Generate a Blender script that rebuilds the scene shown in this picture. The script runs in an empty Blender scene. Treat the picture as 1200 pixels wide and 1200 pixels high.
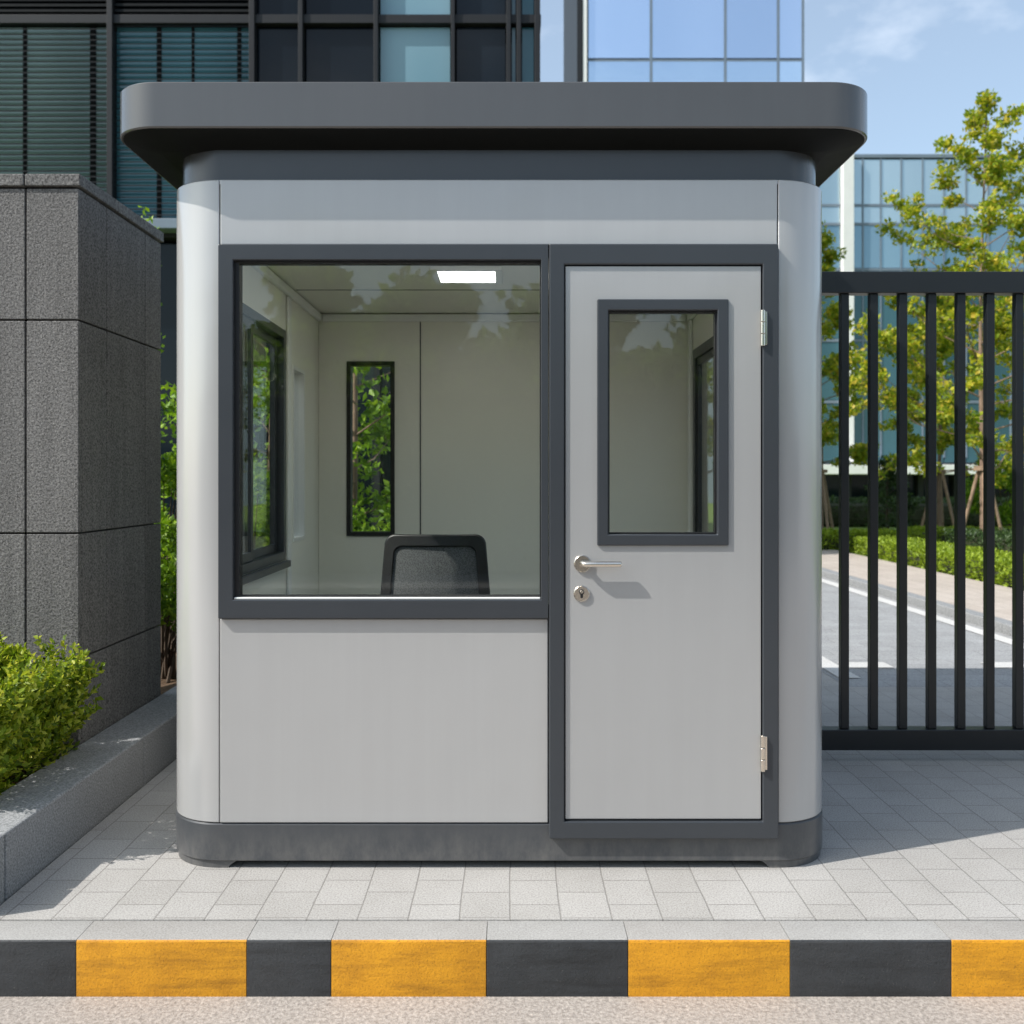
import bpy, bmesh, math, random
import numpy as np
from mathutils import Vector, Matrix
R = math.radians
scn = bpy.context.scene
COL = scn.collection
random.seed(7)
rng = np.random.default_rng(7)

# ------------------------------------------------------------------ camera
F = 1166.0; EYE = 1.407; D0 = 3.6          # focal length in px of a 1200 px frame, eye height, distance to booth front
cam_d = bpy.data.cameras.new('camera'); cam = bpy.data.objects.new('camera', cam_d); COL.objects.link(cam)
cam.location = (0, -D0, EYE); cam.rotation_euler = (R(90), 0, 0)
cam_d.sensor_width = 36; cam_d.lens = 36*F/1200; cam_d.shift_y = -38/1200
cam_d.clip_end = 2000
cam_d.dof.use_dof = True; cam_d.dof.focus_distance = 3.75; cam_d.dof.aperture_fstop = 3.6
scn.camera = cam

# ------------------------------------------------------------------ light
SUN_TRAVEL = Vector((1.0, 0.40, -1.1)).normalized()
to_sun = -SUN_TRAVEL
EL = math.asin(to_sun.z); AZ = math.atan2(to_sun.x, to_sun.y)
world = bpy.data.worlds.new('World'); scn.world = world; world.use_nodes = True
wn, wl = world.node_tree.nodes, world.node_tree.links
bg = wn['Background']; bg.inputs['Strength'].default_value = 0.15
sky = wn.new('ShaderNodeTexSky'); sky.sky_type = 'NISHITA'; sky.sun_disc = False
sky.sun_elevation = EL; sky.sun_rotation = AZ; sky.altitude = 50; sky.air_density = 1.0; sky.dust_density = 2.2; sky.ozone_density = 1.3
tc = wn.new('ShaderNodeTexCoord'); mp = wn.new('ShaderNodeMapping'); mp.inputs['Scale'].default_value = (2.2, 2.2, 4.5)
mp.inputs['Location'].default_value = (0.15, 0.4, 0.9)
nz = wn.new('ShaderNodeTexNoise'); nz.inputs['Scale'].default_value = 1.6; nz.inputs['Detail'].default_value = 7; nz.inputs['Roughness'].default_value = .55
rp = wn.new('ShaderNodeValToRGB'); rp.color_ramp.elements[0].position = .56; rp.color_ramp.elements[1].position = .86
rp.color_ramp.elements[0].color = (.14,)*3+(1,); rp.color_ramp.elements[1].color = (.75,)*3+(1,)
mx = wn.new('ShaderNodeMixRGB'); mx.inputs[2].default_value = (8.2, 8.5, 8.9, 1)
wl.new(tc.outputs['Generated'], mp.inputs['Vector']); wl.new(mp.outputs[0], nz.inputs['Vector'])
wl.new(nz.outputs['Fac'], rp.inputs[0]); wl.new(rp.outputs[0], mx.inputs[0]); wt = wn.new('ShaderNodeMixRGB'); wt.blend_type = 'MULTIPLY'; wt.inputs[0].default_value = 1; wt.inputs[2].default_value = (.93, 1.03, 1.0, 1)
wl.new(sky.outputs[0], wt.inputs[1]); wl.new(wt.outputs[0], mx.inputs[1]); wl.new(mx.outputs[0], bg.inputs['Color'])
sl = bpy.data.lights.new('sun', 'SUN'); sl.energy = 4.0; sl.angle = R(.53); sl.color = (1, .965, .915)
so = bpy.data.objects.new('sun', sl); COL.objects.link(so); so.rotation_euler = SUN_TRAVEL.to_track_quat('-Z', 'Y').to_euler(); so.location = (-20, -10, 25)
vs = scn.view_settings; vs.view_transform = 'Standard'; vs.look = 'None'; vs.exposure = 0.38; vs.gamma = 1
scn.cycles.max_bounces = 10; scn.cycles.transparent_max_bounces = 16

# ------------------------------------------------------------------ node helpers
def new_mat(name):
    m = bpy.data.materials.new(name); m.use_nodes = True
    return m, m.node_tree.nodes, m.node_tree.links, m.node_tree.nodes['Principled BSDF']
def noise(n, l, scale, detail=4, rough=.5, vec=None, stretch=None):
    t = n.new('ShaderNodeTexNoise'); t.inputs['Scale'].default_value = scale; t.inputs['Detail'].default_value = detail; t.inputs['Roughness'].default_value = rough
    if vec is None:
        g = n.new('ShaderNodeNewGeometry'); vec = g.outputs['Position']
    if stretch:
        mpg = n.new('ShaderNodeMapping'); mpg.inputs['Scale'].default_value = stretch; l.new(vec, mpg.inputs['Vector']); vec = mpg.outputs[0]
    l.new(vec, t.inputs['Vector'])
    return t.outputs['Fac']
def ramp(n, l, fac, stops):
    r = n.new('ShaderNodeValToRGB'); e = r.color_ramp.elements
    while len(e) < len(stops): e.new(.5)
    for k, (p, c) in enumerate(stops):
        e[k].position = p; e[k].color = (*c, 1) if len(c) == 3 else c
    l.new(fac, r.inputs[0]); return r.outputs[0]
def mixc(n, l, mode, fac, a, b):
    m = n.new('ShaderNodeMixRGB'); m.blend_type = mode
    for i, v in ((0, fac), (1, a), (2, b)):
        if isinstance(v, (int, float)): m.inputs[i].default_value = v
        elif isinstance(v, tuple): m.inputs[i].default_value = (*v, 1)
        else: l.new(v, m.inputs[i])
    return m.outputs[0]
def bump(n, l, height, strength, dist, prev=None):
    b = n.new('ShaderNodeBump'); b.inputs['Strength'].default_value = strength; b.inputs['Distance'].default_value = dist
    l.new(height, b.inputs['Height'])
    if prev is not None: l.new(prev, b.inputs['Normal'])
    return b.outputs[0]

def paint(name, col, rough=.3, var=.06, coat=.0, metallic=0.0, spec=.5, wave=.02, dusty=.08, streak=0, splash=0):
    m, n, l, p = new_mat(name)
    f = noise(n, l, 1.3, 5, .6)
    lo = tuple(c*(1-var) for c in col); hi = tuple(min(1, c*(1+var)) for c in col)
    c = ramp(n, l, f, [(.3, lo), (.7, hi)])
    dust = noise(n, l, 9, 8, .7, stretch=(1, 1, .25))
    c = mixc(n, l, 'MULTIPLY', dusty, c, ramp(n, l, dust, [(.35, (.88, .87, .85)), (.6, (1, 1, 1))]))
    if streak:      # faint rain runs down the sheet
        c = mixc(n, l, 'MULTIPLY', streak, c, ramp(n, l, noise(n, l, 6, 5, .6, stretch=(4, 4, .12)), [(.42, (.55, .53, .5)), (.6, (1, 1, 1))]))
    if splash:      # dust splashed up from the pavement
        g2 = n.new('ShaderNodeNewGeometry'); s2 = n.new('ShaderNodeSeparateXYZ'); l.new(g2.outputs['Position'], s2.inputs[0])
        zr = ramp(n, l, s2.outputs['Z'], [(.0, (1, 1, 1)), (splash, (0, 0, 0))])
        dm = mixc(n, l, 'MULTIPLY', 1, zr, ramp(n, l, noise(n, l, 14, 8, .75, stretch=(1, 1, .5)), [(.38, (.0,)*3), (.75, (.45,)*3)]))
        c = mixc(n, l, 'MIX', dm, c, (.30, .28, .25))
    l.new(c, p.inputs['Base Color'])
    r = ramp(n, l, noise(n, l, 5, 6, .65), [(.3, (rough*.95,)*3), (.7, (rough*1.07,)*3)])
    l.new(r, p.inputs['Roughness'])
    p.inputs['Metallic'].default_value = metallic; p.inputs['Coat Weight'].default_value = coat; p.inputs['Coat Roughness'].default_value = .16
    p.inputs['Specular IOR Level'].default_value = spec
    if wave: l.new(bump(n, l, noise(n, l, 1.7, 2), wave, .2), p.inputs['Normal'])
    return m
def granite(name, a, b, scale=160, bump_s=.5, bump_d=.004, rough=.8, stain=.25, island=0):
    m, n, l, p = new_mat(name)
    f = noise(n, l, scale, 3, .75)
    c = ramp(n, l, f, [(.34, a), (.5, tuple((x+y)/2 for x, y in zip(a, b))), (.68, b)])
    st = noise(n, l, 1.1, 6, .65)
    c = mixc(n, l, 'MULTIPLY', stain, c, ramp(n, l, st, [(.3, (.62, .61, .6)), (.65, (1, 1, 1))]))
    st2 = noise(n, l, 14, 4, .65)
    c = mixc(n, l, 'MULTIPLY', .3, c, ramp(n, l, st2, [(.3, (.75, .74, .73)), (.65, (1, 1, 1))]))
    if island:      # slab to slab variation and faint water runs
        gi = n.new('ShaderNodeNewGeometry')
        c = mixc(n, l, 'MULTIPLY', island, c, ramp(n, l, gi.outputs['Random Per Island'], [(0, (.6, .6, .6)), (1, (1, 1, 1))]))
        c = mixc(n, l, 'MULTIPLY', .45, c, ramp(n, l, noise(n, l, 5, 5, .6, stretch=(3, 3, .15)), [(.38, (.6, .6, .6)), (.6, (1, 1, 1))]))
    l.new(c, p.inputs['Base Color']); p.inputs['Roughness'].default_value = rough
    l.new(bump(n, l, noise(n, l, scale*.7, 5, .7), bump_s, bump_d), p.inputs['Normal'])
    return m
def pavers(name, c1, c2, mortar, bw, rh, along_y=True, ms=.0045, speck=170, stain=.35):
    m, n, l, p = new_mat(name)
    g = n.new('ShaderNodeNewGeometry')
    sp = n.new('ShaderNodeSeparateXYZ'); cb = n.new('ShaderNodeCombineXYZ'); l.new(g.outputs['Position'], sp.inputs[0])
    l.new(sp.outputs['Y' if along_y else 'X'], cb.inputs[0]); l.new(sp.outputs['X' if along_y else 'Y'], cb.inputs[1])
    wob = noise(n, l, 2.3, 2)
    va = n.new('ShaderNodeVectorMath'); va.operation = 'MULTIPLY_ADD'
    wc = n.new('ShaderNodeCombineXYZ'); l.new(wob, wc.inputs[0]); l.new(wob, wc.inputs[1])
    l.new(wc.outputs[0], va.inputs[0]); va.inputs[1].default_value = (.012, .012, 0); l.new(cb.outputs[0], va.inputs[2])
    b = n.new('ShaderNodeTexBrick'); b.offset = .5; b.inputs['Scale'].default_value = 1
    b.inputs['Brick Width'].default_value = bw; b.inputs['Row Height'].default_value = rh; b.inputs['Mortar Size'].default_value = ms; b.inputs['Mortar Smooth'].default_value = .25
    b.inputs['Bias'].default_value = 0
    b.inputs['Color1'].default_value = (*c1, 1); b.inputs['Color2'].default_value = (*c2, 1); b.inputs['Mortar'].default_value = (*mortar, 1)
    l.new(va.outputs[0], b.inputs['Vector'])
    f = noise(n, l, speck, 3, .8)
    c = mixc(n, l, 'MULTIPLY', .8, b.outputs['Color'], ramp(n, l, f, [(.36, (.45, .44, .43)), (.56, (1, 1, 1))]))
    st = noise(n, l, 1.6, 7, .68)
    c = mixc(n, l, 'MULTIPLY', stain, c, ramp(n, l, st, [(.32, (.6, .58, .55)), (.62, (1, 1, 1))]))
    l.new(c, p.inputs['Base Color']); p.inputs['Roughness'].default_value = .82
    n1 = bump(n, l, f, .35, .003)
    inv = n.new('ShaderNodeMath'); inv.operation = 'SUBTRACT'; inv.inputs[0].default_value = 1; l.new(b.outputs['Fac'], inv.inputs[1])
    l.new(bump(n, l, inv.outputs[0], .6, .006, n1), p.inputs['Normal'])
    return m
def asphalt(name, a, b, scale=120, bs=.6):
    m, n, l, p = new_mat(name)
    f = noise(n, l, scale, 4, .8)
    c = ramp(n, l, f, [(.32, a), (.66, b)])
    st = noise(n, l, .8, 7, .65)
    c = mixc(n, l, 'MULTIPLY', .45, c, ramp(n, l, st, [(.3, (.7, .69, .68)), (.65, (1, 1, 1))]))
    l.new(c, p.inputs['Base Color']); p.inputs['Roughness'].default_value = .9
    l.new(bump(n, l, noise(n, l, scale*.8, 4, .75), bs, .006), p.inputs['Normal'])
    return m
def glass(name, tint=(.985, .995, .985), f0=.045):
    m, n, l, p = new_mat(name); n.remove(p)
    out = n['Material Output']
    g = n.new('ShaderNodeNewGeometry'); dt = n.new('ShaderNodeVectorMath'); dt.operation = 'DOT_PRODUCT'
    l.new(g.outputs['Incoming'], dt.inputs[0]); l.new(g.outputs['Normal'], dt.inputs[1])
    def mth(op, a, b=None):
        k = n.new('ShaderNodeMath'); k.operation = op
        for i, v in ((0, a), (1, b)):
            if v is None: continue
            if isinstance(v, (int, float)): k.inputs[i].default_value = v
            else: l.new(v, k.inputs[i])
        return k.outputs[0]
    ab = mth('ABSOLUTE', dt.outputs['Value']); iv = mth('SUBTRACT', 1.0, ab); p5 = mth('POWER', iv, 5.0)
    fr = mth('ADD', mth('MULTIPLY', p5, 1-f0), f0)
    tr = n.new('ShaderNodeBsdfTransparent'); tr.inputs[0].default_value = (*tint, 1)
    gl = n.new('ShaderNodeBsdfGlossy'); gl.inputs['Roughness'].default_value = .01
    mxs = n.new('ShaderNodeMixShader'); l.new(fr, mxs.inputs[0]); l.new(tr.outputs[0], mxs.inputs[1]); l.new(gl.outputs[0], mxs.inputs[2])
    l.new(mxs.outputs[0], out.inputs['Surface'])
    return m
def facade_glass(name, a, b, rough=.06, metallic=0.0, scale=.35, spec=.5):
    m, n, l, p = new_mat(name)
    oi = n.new('ShaderNodeObjectInfo')
    f = noise(n, l, scale, 2, .4, stretch=(1.6, 1.6, .5))
    c = ramp(n, l, f, [(.35, a), (.65, b)])
    c = mixc(n, l, 'MULTIPLY', .5, c, ramp(n, l, oi.outputs['Random'], [(0, (.62, .66, .7)), (1, (1.0, 1.0, 1.0))]))
    l.new(c, p.inputs['Base Color']); p.inputs['Roughness'].default_value = rough; p.inputs['Metallic'].default_value = metallic
    p.inputs['Specular IOR Level'].default_value = spec
    l.new(bump(n, l, noise(n, l, .9, 2), .06, .1), p.inputs['Normal'])
    return m
def leaf_mat(name, stops, trans=.35, rough=.45):
    m, n, l, p = new_mat(name)
    g = n.new('ShaderNodeNewGeometry')
    c = ramp(n, l, g.outputs['Random Per Island'], stops)
    l.new(c, p.inputs['Base Color']); p.inputs['Roughness'].default_value = rough; p.inputs['Specular IOR Level'].default_value = .35
    t = n.new('ShaderNodeBsdfTranslucent'); c2 = mixc(n, l, 'MULTIPLY', 1, c, (1.0, 1.0, .45)); l.new(c2, t.inputs[0])
    ms = n.new('ShaderNodeMixShader'); ms.inputs[0].default_value = trans
    l.new(p.outputs[0], ms.inputs[1]); l.new(t.outputs[0], ms.inputs[2]); l.new(ms.outputs[0], n['Material Output'].inputs['Surface'])
    return m
def bark_mat(name, a, b):
    m, n, l, p = new_mat(name)
    f = noise(n, l, 12, 6, .7, stretch=(3, 3, .5))
    l.new(ramp(n, l, f, [(.3, a), (.7, b)]), p.inputs['Base Color']); p.inputs['Roughness'].default_value = .9
    l.new(bump(n, l, f, .6, .02), p.inputs['Normal'])
    return m

M = {}
M['body'] = paint('light_grey_paint', (.455, .452, .448), .23, .012, coat=.45, wave=.03, streak=.03, metallic=.22)
M['door'] = paint('door_grey_paint', (.415, .414, .412), .25, .012, coat=.4, wave=.03, streak=.03, metallic=.20)
M['dark'] = paint('dark_grey_paint', (.040, .043, .048), .24, .06, coat=.3)
M['plinth'] = paint('plinth_grey_paint', (.060, .064, .070), .32, .06, coat=.1, splash=.17)
M['roof'] = paint('roof_grey_paint', (.092, .091, .090), .22, .04, coat=.4, streak=.05, metallic=.3)
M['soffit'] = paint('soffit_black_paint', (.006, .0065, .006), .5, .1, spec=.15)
M['frame'] = paint('anthracite_aluminium', (.040, .045, .052), .32, .05)
M['black'] = paint('black_rubber', (.008, .008, .009), .5, .1, wave=0)
M['gate'] = paint('gate_black_paint', (.010, .012, .014), .36, .1)
M['lining'] = paint('interior_white_panel', (.84, .83, .74), .38, .03)
M['trim'] = paint('interior_trim_white', (.82, .83, .80), .35, .03)
M['floor_in'] = paint('interior_floor_vinyl', (.60, .60, .57), .5, .1)
M['steel'] = paint('satin_steel', (.72, .66, .58), .22, .04, metallic=1.0, wave=0)
M['plastic'] = paint('black_plastic', (.018, .018, .019), .42, .1, wave=0)
M['glass'] = glass('window_glass')
M['gran_wall'] = granite('flamed_granite', (.038, .036, .035), (.30, .29, .28), 105, .9, .006, island=.35)
M['gran_planter'] = granite('grey_planter_granite', (.13, .135, .14), (.40, .405, .41), 130, .4, .003)
M['gran_kerb'] = granite('pale_kerb_granite', (.26, .247, .23), (.45, .432, .41), 170, .4, .003, stain=.35)
M['gran_kerb_grey'] = granite('cool_kerb_granite', (.26, .252, .24), (.45, .438, .42), 170, .4, .003, stain=.35)
M['pave'] = pavers('granite_pavers', (.425, .408, .385), (.468, .450, .428), (.30, .285, .265), .20, .163, ms=.0026)
M['pave_in'] = pavers('driveway_pavers', (.27, .28, .29), (.34, .35, .36), (.12, .12, .12), .4, .2)
M['drive'] = pavers('driveway_grey_setts', (.34, .345, .35), (.39, .395, .40), (.27, .27, .27), .4, .2, along_y=False, speck=90)
M['walk'] = pavers('pink_walk_pavers', (.52, .45, .39), (.58, .51, .45), (.38, .33, .29), .4, .2)
M['road'] = asphalt('beige_road', (.20, .172, .148), (.52, .46, .41), 75, .9)
M['white_line'] = asphalt('worn_white_marking', (.46, .455, .44), (.66, .65, .63), 60, .3)
M['ground'] = asphalt('lawn_ground', (.10, .17, .02), (.20, .29, .04), 30, .8)
M['ground_far'] = asphalt('street_ground', (.20, .19, .18), (.34, .33, .31), 60, .5)
M['soil'] = asphalt('bark_soil', (.03, .018, .010), (.16, .095, .05), 60, 1.0)
M['litter'] = leaf_mat('dry_leaf_litter', [(0, (.05, .028, .012)), (.6, (.16, .09, .04)), (1, (.30, .19, .08))], .1)
M['hedge'] = leaf_mat('box_hedge_leaf', [(0, (.06, .11, .010)), (.35, (.20, .30, .020)), (.8, (.42, .48, .045)), (1, (.56, .56, .09))], .45)
M['shrub'] = leaf_mat('garden_shrub_leaf', [(0, (.07, .15, .015)), (.5, (.19, .34, .025)), (1, (.36, .52, .045))], .45)
M['tree'] = leaf_mat('street_tree_leaf', [(0, (.13, .23, .02)), (.45, (.34, .42, .03)), (.85, (.64, .60, .06)), (1, (.70, .52, .08))], .5)
M['dark_leaf'] = leaf_mat('dark_evergreen_leaf', [(0, (.022, .045, .014)), (1, (.075, .13, .035))], .25)
M['clip'] = leaf_mat('clipped_hedge_leaf', [(0, (.15, .22, .015)), (.5, (.26, .37, .025)), (1, (.40, .50, .05))], .4)
M['bark'] = bark_mat('young_bark', (.14, .09, .06), (.32, .22, .16))
M['bark_dark'] = bark_mat('dark_bark', (.05, .035, .025), (.13, .09, .06))
M['stake'] = bark_mat('stake_wood', (.22, .14, .09), (.42, .29, .2))
M['f_frame'] = paint('facade_dark_metal', (.017, .018, .021), .5, .1, wave=0, spec=.25)
M['f_slat'] = paint('facade_slat_metal', (.007, .009, .011), .7, .1, wave=0, spec=.15)
M['f_mullion'] = paint('tower_mullion', (.16, .20, .25), .4, .1, wave=0)
M['f_white'] = paint('white_cladding', (.78, .77, .75), .45, .04, wave=0)
M['g_teal'] = facade_glass('teal_glazing', (.04, .13, .17), (.08, .23, .29))
M['g_green'] = facade_glass('grey_green_glazing', (.12, .20, .195), (.24, .36, .34))
M['g_dark'] = facade_glass('dark_glazing', (.005, .008, .012), (.012, .018, .026), spec=.22)
M['g_pale'] = facade_glass('pale_curtain_glazing', (.13, .25, .31), (.22, .36, .43))
M['g_blue'] = facade_glass('blue_tower_glazing', (.55, .68, .88), (.66, .78, .97), .08, .8, .06)
M['g_blue2'] = facade_glass('pale_tower_glazing', (.55, .70, .88), (.66, .80, .95), .10, .8, .06)
M['g_sky'] = facade_glass('office_sky_glazing', (.40, .52, .58), (.58, .70, .75), .08, .6, .12)
M['g_mid'] = facade_glass('office_mid_glazing', (.16, .29, .38), (.30, .44, .53), .06, .45, .12)
M['g_sky_low'] = facade_glass('office_lower_glazing', (.02, .07, .085), (.06, .15, .18), .06, .15, .12)

def kerb_paint(name, a, b, chip):
    m, n, l, p = new_mat(name)
    c = ramp(n, l, noise(n, l, 3, 6, .7), [(.3, a), (.7, b)])
    ch = noise(n, l, 90, 4, .75); c = mixc(n, l, 'MIX', ramp(n, l, ch, [(.66, (0, 0, 0)), (.72, (.8, .8, .8))]), c, chip)
    ch2 = noise(n, l, 22, 8, .8); c = mixc(n, l, 'MIX', ramp(n, l, ch2, [(.66, (0, 0, 0)), (.70, (.7, .7, .7))]), c, chip)
    sc = noise(n, l, 7, 6, .7, stretch=(.35, 1, 3)); c = mixc(n, l, 'MULTIPLY', .55, c, ramp(n, l, sc, [(.36, (.42, .40, .38)), (.52, (1, 1, 1))]))
    spk = noise(n, l, 150, 3, .8); c = mixc(n, l, 'MULTIPLY', .7, c, ramp(n, l, spk, [(.33, (.35, .33, .31)), (.46, (1, 1, 1))]))
    dirt = noise(n, l, 9, 7, .72)
    c = mixc(n, l, 'MULTIPLY', .6, c, ramp(n, l, dirt, [(.3, (.62, .58, .55)), (.55, (1, 1, 1))]))
    l.new(c, p.inputs['Base Color']); p.inputs['Roughness'].default_value = .62
    l.new(bump(n, l, noise(n, l, 120, 4, .7), .5, .004), p.inputs['Normal'])
    return m
M['yellow'] = kerb_paint('worn_yellow_paint', (.60, .262, .006), (.72, .33, .010), (.36, .18, .04))
M['blackp'] = kerb_paint('worn_black_paint', (.026, .029, .032), (.045, .048, .052), (.14, .14, .13))
def lamp_mat():
    m, n, l, p = new_mat('lamp_diffuser')
    p.inputs['Base Color'].default_value = (.8, .8, .78, 1); p.inputs['Emission Color'].default_value = (.97, 1, .96, 1); p.inputs['Emission Strength'].default_value = 11.0
    return m
M['lamp'] = lamp_mat()
def mesh_fabric():
    m, n, l, p = new_mat('chair_mesh_fabric')
    g = n.new('ShaderNodeNewGeometry')
    w = n.new('ShaderNodeTexVoronoi'); w.inputs['Scale'].default_value = 210; l.new(g.outputs['Position'], w.inputs['Vector'])
    l.new(ramp(n, l, w.outputs['Distance'], [(.1, (.012, .012, .013)), (.6, (.13, .134, .136))]), p.inputs['Base Color'])
    p.inputs['Roughness'].default_value = .7
    return m
M['mesh'] = mesh_fabric()

# ------------------------------------------------------------------ mesh helpers
WLOC = {}
def tag(o, label=None, cat=None, group=None, kind=None):
    if label: o['label'] = label
    if cat: o['category'] = cat
    if group: o['group'] = group
    if kind: o['kind'] = kind
    return o
def thing(name, label, cat, loc, group=None):
    o = bpy.data.objects.new(name, None); COL.objects.link(o); o.location = loc; o.empty_display_size = .1
    WLOC[o] = Vector(loc); return tag(o, label, cat, group)
class MB:
    def __init__(s): s.v = []; s.f = []; s.mi = []
    def add(s, vs, fs, mi=0):
        k = len(s.v); s.v += [tuple(x) for x in vs]; s.f += [tuple(i+k for i in f) for f in fs]; s.mi += [mi]*len(fs)
        return s
    def box(s, x0, x1, y0, y1, z0, z1, mi=0):
        v = [(x, y, z) for z in (z0, z1) for y in (y0, y1) for x in (x0, x1)]
        return s.add(v, [(0, 2, 3, 1), (4, 5, 7, 6), (0, 1, 5, 4), (2, 6, 7, 3), (0, 4, 6, 2), (1, 3, 7, 5)], mi)
    def prism(s, pts, z0, z1, axis='z', mi=0):
        n = len(pts)
        def P(p, h): return {'z': (p[0], p[1], h), 'y': (p[0], h, p[1]), 'x': (h, p[0], p[1])}[axis]
        v = [P(p, z0) for p in pts]+[P(p, z1) for p in pts]
        f = [tuple(range(n-1, -1, -1)), tuple(range(n, 2*n))]+[(i, (i+1) % n, n+(i+1) % n, n+i) for i in range(n)]
        return s.add(v, f, mi)
    def ring(s, outer, inner, h0, h1, axis='y', mi=0):
        # closed outline ring (outer, inner lists of equal length) extruded along axis
        n = len(outer)
        def P(p, h): return {'z': (p[0], p[1], h), 'y': (p[0], h, p[1]), 'x': (h, p[0], p[1])}[axis]
        v = [P(p, h0) for p in outer]+[P(p, h0) for p in inner]+[P(p, h1) for p in outer]+[P(p, h1) for p in inner]
        f = []
        for i in range(n):
            j = (i+1) % n
            f += [(i, j, n+j, n+i), (2*n+i, 3*n+i, 3*n+j, 2*n+j), (i, 2*n+i, 2*n+j, j), (n+i, n+j, 3*n+j, 3*n+i)]
        return s.add(v, f, mi)
    def frame(s, o, i, h0, h1, axis='y', mi=0):       # o, i = (u0,u1,v0,v1)
        q = lambda r: [(r[0], r[2]), (r[1], r[2]), (r[1], r[3]), (r[0], r[3])]
        return s.ring(q(o), q(i), h0, h1, axis, mi)
    def loft(s, secs, cap0=True, cap1=True, mi=0):
        n = len(secs[0]); v = [p for sec in secs for p in sec]; f = []
        for k in range(len(secs)-1):
            for i in range(n):
                j = (i+1) % n; f.append((k*n+i, k*n+j, (k+1)*n+j, (k+1)*n+i))
        if cap0: f.append(tuple(range(n-1, -1, -1)))
        if cap1: f.append(tuple((len(secs)-1)*n+i for i in range(n)))
        return s.add(v, f, mi)
    def tube(s, pts, rad, seg=10, mi=0):
        pts = [Vector(p) for p in pts]; rad = rad if isinstance(rad, (list, tuple)) else [rad]*len(pts)
        secs = []; up = None
        for k, p in enumerate(pts):
            t = (pts[min(k+1, len(pts)-1)]-pts[max(k-1, 0)]).normalized()
            if up is None: up = t.orthogonal().normalized()
            up = (up-t*up.dot(t)); up = up.normalized() if up.length > 1e-6 else t.orthogonal().normalized()
            b = t.cross(up)
            secs.append([tuple(p+(up*math.cos(a)+b*math.sin(a))*rad[k]) for a in [2*math.pi*i/seg for i in range(seg)]])
        return s.loft(secs, mi=mi)
    def wall(s, us, vs_, holes, h0, h1, axis):
        # a wall with openings: grid cells, faces only on the outside
        us = sorted(set(us)); vs_ = sorted(set(vs_))
        def P(u, v, h): return (h, u, v) if axis == 'x' else (u, h, v)
        def full(i, j):
            if i < 0 or j < 0 or i >= len(us)-1 or j >= len(vs_)-1: return False
            cu, cv = (us[i]+us[i+1])/2, (vs_[j]+vs_[j+1])/2
            return not any(a < cu < b and c < cv < d for a, b, c, d in holes)
        for i in range(len(us)-1):
            for j in range(len(vs_)-1):
                if not full(i, j): continue
                u0, u1, v0, v1 = us[i], us[i+1], vs_[j], vs_[j+1]
                for h in (h0, h1): s.add([P(u0, v0, h), P(u1, v0, h), P(u1, v1, h), P(u0, v1, h)], [(0, 1, 2, 3)])
                for (di, dj, a, b) in ((-1, 0, (u0, v0), (u0, v1)), (1, 0, (u1, v0), (u1, v1)), (0, -1, (u0, v0), (u1, v0)), (0, 1, (u0, v1), (u1, v1))):
                    if not full(i+di, j+dj): s.add([P(*a, h0), P(*b, h0), P(*b, h1), P(*a, h1)], [(0, 1, 2, 3)])
        return s
    def build(s, name, mat, parent=None, bevel=0, smooth=None, seg=2, origin=None):
        bm = bmesh.new(); vv = [bm.verts.new(p) for p in s.v]
        for f, mi in zip(s.f, s.mi):
            try: bm.faces.new([vv[i] for i in f]).material_index = mi
            except ValueError: pass
        bmesh.ops.remove_doubles(bm, verts=bm.verts, dist=1e-5)
        bmesh.ops.recalc_face_normals(bm, faces=bm.faces)
        me = bpy.data.meshes.new(name); bm.to_mesh(me); bm.free()
        return finish(name, me, mat, parent, bevel, smooth, seg, origin)
def finish(name, me, mat, parent=None, bevel=0, smooth=None, seg=2, origin=None):
    co = np.zeros(len(me.vertices)*3, 'f'); me.vertices.foreach_get('co', co); co = co.reshape(-1, 3)
    if origin is None:
        c = (co.min(0)+co.max(0))/2
        if parent is None: c[2] = co[:, 2].min()
    else: c = np.array(origin, 'f')
    co -= c; me.vertices.foreach_set('co', co.ravel()); me.update()
    for m in (mat if isinstance(mat, (list, tuple)) else [mat]): me.materials.append(m)
    if smooth is not None:
        me.shade_smooth() if hasattr(me, 'shade_smooth') else None
        me.set_sharp_from_angle(angle=R(smooth))
    o = bpy.data.objects.new(name, me); COL.objects.link(o); WLOC[o] = Vector(c.tolist())
    if parent is not None: o.parent = parent; o.location = WLOC[o]-WLOC[parent]
    else: o.location = WLOC[o]
    if bevel:
        b = o.modifiers.new('bevel', 'BEVEL'); b.width = bevel; b.segments = seg; b.limit_method = 'ANGLE'; b.angle_limit = R(40); b.harden_normals = False
    return o
def rrect(x0, x1, y0, y1, r, n=10):
    p = []
    for cx, cy, a in ((x1-r, y1-r, 0), (x0+r, y1-r, 90), (x0+r, y0+r, 180), (x1-r, y0+r, 270)):
        p += [(cx+r*math.cos(R(a+90*i/n)), cy+r*math.sin(R(a+90*i/n))) for i in range(n+1)]
    return p
def px(u, v, dist): return Vector(((u-600)/F*dist, dist-D0, EYE+(562-v)/F*dist))
def PX(u, dist): return (u-600)/F*dist

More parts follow.
